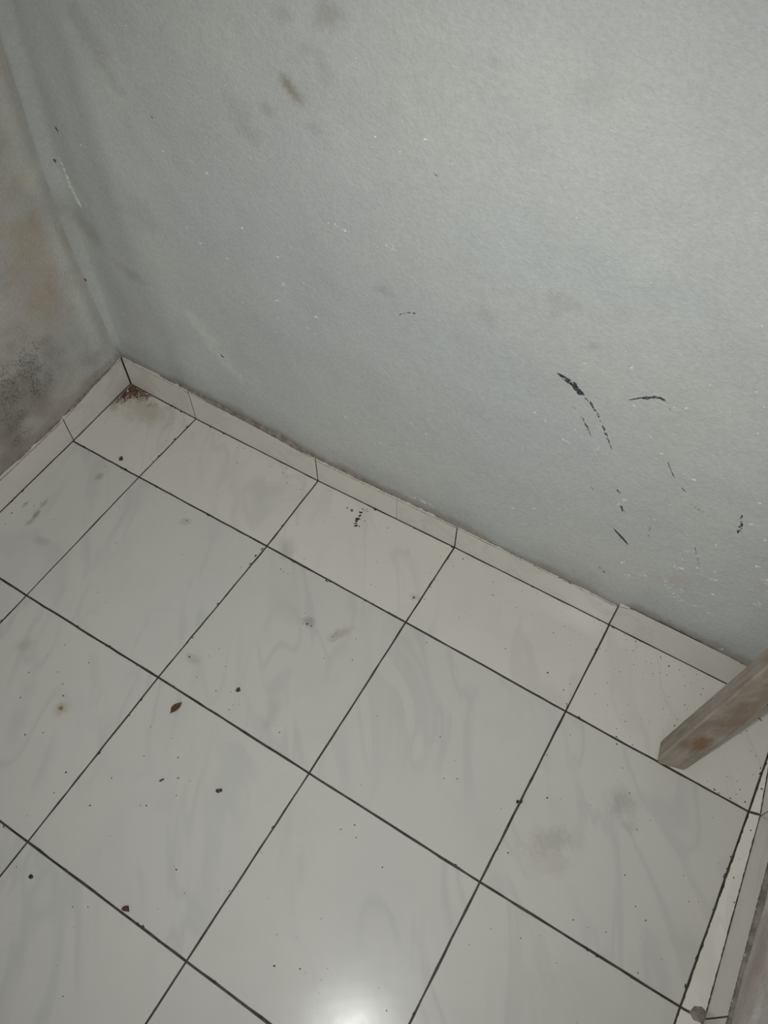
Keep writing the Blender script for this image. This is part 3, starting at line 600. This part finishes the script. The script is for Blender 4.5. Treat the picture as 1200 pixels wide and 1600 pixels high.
# back
BACK_CUT = [(0.0005, 0.0775), (0.1748, 0.0805), (0.4735, 0.0675), (0.6482, 0.0660), (0.7709, 0.0670), (1.0720, 0.0700), (1.3655, 0.080)]
def back_top(x):
    return float(np.interp(x, TOP_X, TOP_Z))
IN_B = np.array((0, 1., 0)); IN_L = np.array((-1., 0, 0)); IN_R = np.array((1., 0, 0))
xs = np.linspace(-0.004, 1.372, 60)
baseboard_back = bed('baseboard_back', [(x, back_base_y(x), back_top(x) - 0.002) for x in xs], IN_B, MAT_GROUT)
cuts = [0.0005, 0.1748, 0.4735, 0.6482, 0.7709, 1.0725, 1.3665]
tops = [(0.0775, 0.0812), (0.0815, 0.0668), (0.0668, 0.0658), (0.0658, 0.0672), (0.0672, 0.0670), (0.0780, 0.0785)]
for i in range(6):
    a, b = cuts[i], cuts[i + 1]
    g0 = 0.0003 if i == 3 else 0.0011; g1 = 0.0003 if i == 2 else 0.0011
    skirt_piece((a, back_base_y(a)), (b, back_base_y(b)), tops[i][0], tops[i][1], baseboard_back, g0, g1,
                CREAM * (0.97 + 0.05 * rng.random()))
bead(baseboard_back, [(x, back_base_y(x), back_top(x) - 0.001) for x in np.linspace(0.004, 1.364, 420)], IN_B, 5, 0.0004, 0.0065)

# left (runs from the front of the room to the corner)
def left_top(d): return float(np.interp(d, [0, 0.084, 0.17, 0.6, 1.8], [0.0765, 0.0745, 0.0645, 0.0655, 0.066]))
ys = np.linspace(0.001, -1.70, 50)
baseboard_left = bed('baseboard_left', [(left_base_x(y), y, left_top(-y) - 0.002) for y in ys], IN_L, MAT_GROUT)
lc = [0.0, 0.1735, 0.4755, 0.7755, 1.0755, 1.3755, 1.6755]
for i in range(6):
    y1, y0 = -lc[i], -lc[i + 1]
    yy1 = back_base_y(0) - 0.0005 if i == 0 else y1
    skirt_piece((left_base_x(y0), y0), (left_base_x(y1), yy1), left_top(-y0), left_top(-y1), baseboard_left, 0.0010, 0.0010 if i else 0.0004,
                CREAM * (0.98 + 0.05 * rng.random()))
bead(baseboard_left, [(left_base_x(y), y, left_top(-y) - 0.001) for y in np.linspace(-0.002, -0.9, 300)], IN_L, 8, 0.0004, 0.0050)

# right (runs from the back corner to the front)
RT = 0.0885
ys = np.linspace(0.0, -1.70, 60)
ry = [0.0, -0.1755, -0.4700, -0.7755, -1.0755, -1.3755, -1.6755]
def right_face(y):
    return float(np.interp(-y, [-v for v in ry], [float(right_x(v)) for v in ry]))
baseboard_right = bed('baseboard_right', [(right_face(y), y, RT - 0.003) for y in ys], IN_R, MAT_GROUT)
for i in range(6):
    y0, y1 = ry[i], ry[i + 1]
    a = (right_face(y0), y0 if i else back_base_y(1.367)); b = (right_face(y1), y1)
    skirt_piece(a, b, RT, RT, baseboard_right, 0.0012, 0.0012, CREAM * 1.12, 0.0007)
bead(baseboard_right, [(right_face(y), y, RT + 0.0008) for y in np.linspace(-0.004, -0.74, 260)], IN_R, 11, 0.001, 0.006)
# broken corner of the strip, filled with brown mortar
def lump(name, c, r, h, mat, parent=None, n=9, jit=0.35, seed=0, ang=0.0, el=1.0):
    rr = random.Random(seed)
    V = []; F = []
    rings = ((1.0, 0.0), (0.92, 0.45), (0.55, 0.85))
    js = [1 + jit * (rr.random() - 0.5) * 2 for _ in range(n)]
    ca, sa = math.cos(ang), math.sin(ang)
    for (s, hh) in rings:
        for i in range(n):
            t = 2 * math.pi * i / n
            x = r * el * s * js[i] * math.cos(t); y = r * s * js[i] * math.sin(t)
            V.append((x * ca - y * sa, x * sa + y * ca, h * hh * (1 + 0.25 * (rr.random() - 0.5) if hh else 1)))
    V.append((0, 0, h))
    for k in (0, 1):
        for i in range(n):
            j = (i + 1) % n
            F.append([k * n + i, k * n + j, (k + 1) * n + j, (k + 1) * n + i])
    for i in range(n): F.append([2 * n + i, 2 * n + (i + 1) % n, 3 * n])
    F.append(list(range(n - 1, -1, -1)))
    o = link(name, mesh(name, V, F), mat, parent)
    o.location = c
    return o
lump('mortar_patch', (1.3980, -0.4690, -0.0010), 0.0115, 0.0018, MAT_MORTAR, baseboard_right, 22, 0.05, 3, 0.5, 1.15).data.polygons.foreach_set('use_smooth', [True] * 67)

# blobs where grout has crept onto the tile edges
V = []; F = []
def flake(V, F, x, y, z, rx, ry, ang, h, rr, n=6, frame=None):
    b = len(V)
    ca, sa = math.cos(ang), math.sin(ang)
    o, ex, ey, ez = frame if frame else (np.zeros(3), EX, EY, EZ)
    def put(p, q, w): return o + ex * p + ey * q + ez * w
    js = [0.7 + 0.6 * rr.random() for _ in range(n)]
    for i in range(n):
        t = 2 * math.pi * i / n
        a = rx * js[i] * math.cos(t); c = ry * js[i] * math.sin(t)
        V.append(put(x + a * ca - c * sa, y + a * sa + c * ca, z))
    V.append(put(x, y, z + h))
    for i in range(n): F.append([b + i, b + (i + 1) % n, b + n])
for k in range(230):
    if rng.random() < 0.5:
        r = rng.randrange(0, 4); x = rng.uniform(0.02, 1.36); y = YS[r] + rng.gauss(0, 0.0014) - (0.0015 if r == 0 else 0); a = 0
        if r == 0: y = back_base_y(x) - abs(rng.gauss(0, 0.0012))
    else:
        c = rng.choice([0, 1, 2, 3, 4, 5, 5, 5]); x = XS[c] + rng.gauss(0, 0.0012) + (0.0015 if c == 0 else 0); y = rng.uniform(-0.9, -0.01); a = math.pi / 2
        if c == 0: x = left_base_x(y) + abs(rng.gauss(0, 0.0012))
    s = rng.uniform(0.5, 1.2)
    flake(V, F, x, y, 0.0001, 0.0030 * s, 0.0011 * s, a + rng.gauss(0, 0.2), 0.0004, rng, 7)
tag(link('grout_smear', mesh('grout_smear', V, F), MAT_GROUT, floor), kind='stuff')

# ---------------------------------------------------------------- marks on the back wall
def wall_frame(x, z):
    y = PLASTER_Y - float(back_height(np.array(x), np.array(z)))
    return y
def wall_flake(V, F, x, z, rx, rz, ang, h, rr, n=6):
    """thin fleck lying on the uneven plaster"""
    b = len(V)
    ca, sa = math.cos(ang), math.sin(ang)
    for i in range(n):
        t = 2 * math.pi * i / n
        j = 0.6 + 0.75 * rr.random()
        a = rx * j * math.cos(t); c = rz * j * math.sin(t)
        px, pz = x + a * ca - c * sa, z + a * sa + c * ca
        V.append((px, wall_frame(px, pz) - 0.00025, pz))
    V.append((x, wall_frame(x, z) - h, z))
    for i in range(n): F.append([b + i, b + (i + 1) % n, b + n])

for k, (dens, pts) in enumerate(SCUFFS):
    rr = random.Random(100 + k)
    V = []; F = []
    for i in range(len(pts) - 1):
        (x0, z0, w0), (x1, z1, w1) = pts[i], pts[i + 1]
        L = math.hypot(x1 - x0, z1 - z0)
        ang = math.atan2(z1 - z0, x1 - x0)
        cnt = max(2, int(L / 0.0011 * (0.5 + dens)))
        for q in range(cnt):
            if rr.random() > dens * 1.05: continue
            t = rr.random(); w = w0 + (w1 - w0) * t
            off = (rr.random() - 0.5) * w * 0.8
            x = x0 + (x1 - x0) * t - math.sin(ang) * off; z = z0 + (z1 - z0) * t + math.cos(ang) * off
            lw = max(0.00030, w * rr.uniform(0.10, 0.26))
            wall_flake(V, F, x, z, max(0.0009, rr.uniform(0.0010, 0.0032) * (0.5 + dens)), lw, ang + rr.gauss(0, 0.15), 0.0004, rr)
    if not V: continue
    link('scuff_mark', mesh('scuff_mark', V, F), MAT_SCUFF if dens > 0.45 else MAT_SCUFF_FAINT, wall_back)

rr = random.Random(55)
V = []; F = []
for (x, z, l, w, a) in FLECKS:
    big = l > 0.006
    cnt = 1 if not big else int(3 + l / 0.0022)
    for q in range(cnt):
        t = rr.uniform(-0.5, 0.5) if big else 0.0; u = rr.uniform(-0.5, 0.5) if big else 0.0
        px = x + math.cos(a) * t * l - math.sin(a) * u * w; pz = z + math.sin(a) * t * l + math.cos(a) * u * w
        s = rr.uniform(0.0006, 0.0014) if big else l * 0.46
        wall_flake(V, F, px, pz, s * rr.uniform(0.9, 1.6), s * 0.8, a + rr.gauss(0, 0.5), 0.0006, rr)
for q in range(150):
    x = rr.uniform(0.02, 1.3); z = 0.09 + 0.75 * rr.random() ** 1.7
    s = rr.uniform(0.0005, 0.0011)
    wall_flake(V, F, x, z, s * rr.uniform(1, 1.6), s * 0.8, rr.uniform(0, 3.14), 0.0005, rr)
tag(link('paint_fleck', mesh('paint_fleck', V, F), MAT_FLECK, wall_back), kind='stuff')

V = []; F = []
for i in range(len(DRIP) - 1):
    (x0, z0, w0), (x1, z1, w1) = DRIP[i], DRIP[i + 1]
    for q in range(26):
        t = rr.random(); w = w0 + (w1 - w0) * t
        a = math.atan2(z1 - z0, x1 - x0); o = (rr.random() - 0.5) * w * 0.4
        wall_flake(V, F, x0 + (x1 - x0) * t - math.sin(a) * o, z0 + (z1 - z0) * t + math.cos(a) * o, 0.0024, 0.0011, a + rr.gauss(0, 0.3), 0.0007, rr)
link('paint_drip', mesh('paint_drip', V, F), MAT_DRIP, wall_back)

# ---------------------------------------------------------------- the leaning wooden batten
FOOT = np.array((1.2250, -0.1825, 0.0))
d = np.array((0.1515, 0.2459, 1.0)); d /= np.linalg.norm(d)
a = np.array((math.cos(0.2485), math.sin(0.2485), 0.0)); a -= d * (a @ d); a /= np.linalg.norm(a)
b = np.cross(d, a)
BW, BT = 0.0452, 0.0306
top_len = 0.70
def batten():
    bm = bmesh.new()
    # outline of the section: broad face at v = 0 towards the room, narrow face at u = 0
    ch = 0.0022
    sec = []
    for (u, v) in ((0, 0), (BW, 0), (BW, BT), (0, BT)):
        sec.append((u, v))
    sec2 = []
    cw = [(ch, 0), (BW - ch * 0.6, 0), (BW, ch * 0.6), (BW, BT - ch), (BW - ch, BT), (ch, BT), (0, BT - ch), (0, ch)]
    rows = []
    stations = [0.0, 0.004, 0.010, 0.020, 0.035] + [0.05 + 0.02 * i for i in range(int((top_len - 0.05) / 0.02) + 1)]
    rr = random.Random(4)
    for si, s in enumerate(stations):
        row = []
        for (u, v) in cw:
            uu, vv = u, v
            # the worn foot: its left edge is rounded off
            wear = max(0.0, 1 - s / 0.016)
            if u < BW * 0.3: uu += 0.0055 * wear ** 1.5
            if v < BT * 0.3: vv += 0.0015 * wear ** 1.5
            uu += 0.0005 * (rr.random() - 0.5) + 0.0008 * float(vnoise(s * 9, u * 60, 3))
            vv += 0.0005 * (rr.random() - 0.5) + 0.0008 * float(vnoise(s * 9, v * 60, 7))
            p = FOOT + a * uu + b * vv
            p = p + d * (s - p[2] / d[2] if s < 0.03 else s - (p[2] / d[2]) * max(0.0, 1 - (s - 0.03) / 0.05))
            row.append(bm.verts.new(p - FOOT))
        rows.append(row)
    for r0, r1 in zip(rows[:-1], rows[1:]):
        for i in range(8):
            j = (i + 1) % 8
            bm.faces.new((r0[i], r0[j], r1[j], r1[i]))
    bm.faces.new(rows[0][::-1]); bm.faces.new(rows[-1])
    bmesh.ops.recalc_face_normals(bm, faces=bm.faces)
    me = bpy.data.meshes.new('wooden_batten')
    # keep the mesh in the batten's own axes, so the grain runs along it
    R = Matrix((Vector(a), Vector(b), Vector(d))).transposed()
    bm.transform(R.inverted().to_4x4())
    bm.to_mesh(me); bm.free()
    o = link('wooden_batten', me, MAT_WOOD)
    Mx = R.to_4x4(); Mx.translation = Vector(FOOT)
    o.matrix_world = Mx
    return o
bat = tag(batten(), 'weathered grey-brown wooden batten leaning into the right-hand corner on the tiles', 'wood')

# ---------------------------------------------------------------- litter on the floor
def leaf(p0, p1, w):
    p0 = np.array((*p0, 0)); p1 = np.array((*p1, 0))
    ax = p1 - p0; L = np.linalg.norm(ax); ax /= L; sd = np.cross(EZ, ax)
    base = (p0 + p1) / 2
    root = bpy.data.objects.new('dry_leaf', None); COL.objects.link(root)
    root.location = base; root.empty_display_size = 0.01
    V = []; F = []
    n = 12
    prof = [0.02, 0.16, 0.31, 0.43, 0.50, 0.53, 0.53, 0.50, 0.45, 0.37, 0.25, 0.12, 0.015]
    for i in range(n + 1):
        t = i / n
        c = ax * (t - 0.5) * L + sd * 0.0006 * math.sin(t * 5)
        lift = 0.0007 + 0.0010 * math.sin(t * 3.1)
        hw = prof[i] * w * (1 + 0.10 * (rng.random() - 0.5))
        for (s, z) in ((-1, 0.0016), (-0.5, 0.0006), (0, 0.0), (0.5, 0.0005), (1, 0.0013)):
            V.append(c + sd * hw * s + EZ * (lift + z))
    for i in range(n):
        for j in range(4):
            F.append([5 * i + j, 5 * i + j + 1, 5 * i + 6 + j, 5 * i + 5 + j])
    bl = link('blade', mesh('blade', V, F, True), MAT_LEAF, root)
    md = bl.modifiers.new('thickness', 'SOLIDIFY'); md.thickness = 0.0003
    V = []; F = []
    for i in range(7):
        t = -0.06 + 1.0 * i / 6
        c = ax * (t - 0.5) * L + EZ * (0.0010 + 0.0010 * math.sin(max(t, 0) * 3.1)); r = 0.00042 * (1.2 - t * 0.7)
        for k in range(4):
            V.append(c + sd * r * math.cos(k * math.pi / 2) + EZ * r * math.sin(k * math.pi / 2))
    for i in range(6):
        for k in range(4):
            F.append([4 * i + k, 4 * i + (k + 1) % 4, 4 * i + 4 + (k + 1) % 4, 4 * i + 4 + k])
    link('midrib', mesh('midrib', V, F), MAT_CRUMB_OCHRE, root)
    return root
tag(leaf((0.5288, -0.5118), (0.5322, -0.4880), 0.0105), 'small dry brown leaf lying on a floor tile', 'leaf')

G = 'loose crumbs on the floor tiles'
def crumb(xy, r, h, mat, label, seed, el=1.0, ang=0.0, n=8, name='dirt_crumb', jit=0.4):
    o = lump(name, (xy[0], xy[1], 0.0), r, h, mat, None, n, jit, seed, ang, el)
    return tag(o, label, 'crumb', G)
crumb((0.5979, -0.4236), 0.0034, 0.003, MAT_CRUMB, 'angular dark brown crumb right of the dry leaf across the joint', 1, 1.3, 0.9)
crumb((0.6702, -0.5687), 0.0038, 0.003, MAT_CRUMB, 'roundish dark brown crumb below right of the dry leaf', 2, 1.1, 0.3)
crumb((0.6585, -0.7690), 0.0050, 0.004, MAT_CRUMB, 'reddish brown crumb lying against a joint near the lower left', 3, 1.15, 0.7)
crumb((0.5115, -0.8075), 0.0030, 0.0025, MAT_CRUMB_BLACK, 'small black crumb nearest the lower left corner', 4, 1.5, 0.6)
crumb((0.5855, -0.6020), 0.0016, 0.0015, MAT_CRUMB, 'tiny curled brown shred below the dry leaf', 5, 2.3, 1.0)
crumb((0.1145, -0.1616), 0.0040, 0.003, MAT_CRUMB_OCHRE, 'ochre brown crumb on the small corner tile', 6, 1.5, 2.0, 7, jit=0.6)
crumb((0.3709, -0.5981), 0.0040, 0.003, MAT_CRUMB_BEIGE, 'beige crumb with a pale ochre halo at the left', 7, 1.1, 0.3)
crumb((1.0690, -0.3461), 0.0028, 0.002, MAT_CRUMB_BLACK, 'black crumb caught on a tile joint in the right half', 8, 1.0, 0.0)
crumb((0.5567, -0.0278), 0.0017, 0.002, MAT_BEAD, 'smaller of two grey beads of dirt beside the dried dirt', 9, 1.0, 0, 9, jit=0.12)
crumb((0.5673, -0.0283), 0.0027, 0.003, MAT_BEAD, 'larger of two grey beads of dirt beside the dried dirt', 10, 1.0, 0, 10, jit=0.12)
crumb((1.3455, -0.0285), 0.0007, 0.001, MAT_CRUMB_BLACK, 'thin dark splinter on the tile right of the batten', 11, 6.5, -0.35, 6)

V = []; F = []
for (x, y, rx, ry) in CLUMP:
    flake(V, F, x, y, 0.0001, max(rx * 1.45, 0.0008), max(ry * 1.45, 0.0008), 0.45 + rng.gauss(0, 0.3), 0.0012, rng, 8)
    for q in range(3):
        flake(V, F, x + rng.gauss(0, rx * 0.8), y + rng.gauss(0, ry * 0.8), 0.0001, rx * 0.5 + 0.0004, ry * 0.5 + 0.0004, rng.uniform(0, 3), 0.0009, rng, 6)
clump = link('dirt_smear', mesh('dirt_smear', [np.array(v) - np.array((0.585, -0.04, 0)) for v in V], F), MAT_CLUMP)
clump.location = (0.585, -0.04, 0)
tag(clump, 'dried black-brown dirt smear on a tile close to the back skirting', 'dirt')

# red-brown grit swept into the corner
V = []; F = []
rr = random.Random(9)
for k in range(420):
    t = rr.random() ** 1.6
    if rr.random() < 0.5: x, y = 0.003 + t * 0.055, -0.003 - abs(rr.gauss(0, 0.006 + 0.012 * (1 - t)))
    else: x, y = 0.004 + abs(rr.gauss(0, 0.006 + 0.012 * (1 - t))), -0.003 - t * 0.050
    s = rr.uniform(0.0005, 0.0019) * (1.25 - 0.6 * t)
    flake(V, F, x, y, 0.0001, s * rr.uniform(1, 1.6), s, rr.uniform(0, 3.1), s * rr.uniform(0.7, 1.3) + 0.0022 * max(0, 1 - (x - y) / 0.03), rr, 6)
grit = link('corner_grit', mesh('corner_grit', V, F), MAT_GRIT)
tag(grit, 'red-brown grit gathered in the left corner of the floor', 'grit', kind='stuff')
chip = lump('plaster_chip', (0.0075, -0.0185, 0.0008), 0.0022, 0.0022, MAT_WHITE, None, 7, 0.4, 12)
tag(chip, 'white plaster chip in the red-brown grit of the corner', 'chip')

# dust and specks
V = []; F = []
rr = random.Random(21)
for (x, y, r) in SPECKS:
    if y > -0.002: continue
    flake(V, F, x, y, 0.0001, r * rr.uniform(0.42, 0.70), r * rr.uniform(0.34, 0.58), rr.uniform(0, 3.1), 0.0005, rr, 6)
for k in range(520):
    if rr.random() < 0.35: x, y = rr.uniform(0.02, 1.34), -0.004 - abs(rr.gauss(0, 0.05))
    elif rr.random() < 0.3: x, y = rr.uniform(1.10, 1.36), rr.uniform(-0.17, -0.01)
    else: x, y = rr.uniform(0.02, 1.36), rr.uniform(-1.0, -0.01)
    s = 0.00035 + 0.0007 * rr.random() ** 3
    flake(V, F, x, y, 0.0001, s * rr.uniform(1, 1.5), s, rr.uniform(0, 3.1), 0.0004, rr, 5)
tag(link('floor_dust', mesh('floor_dust', V, F), MAT_SPECK), 'dark dust specks scattered over the floor tiles', 'dust', kind='stuff')
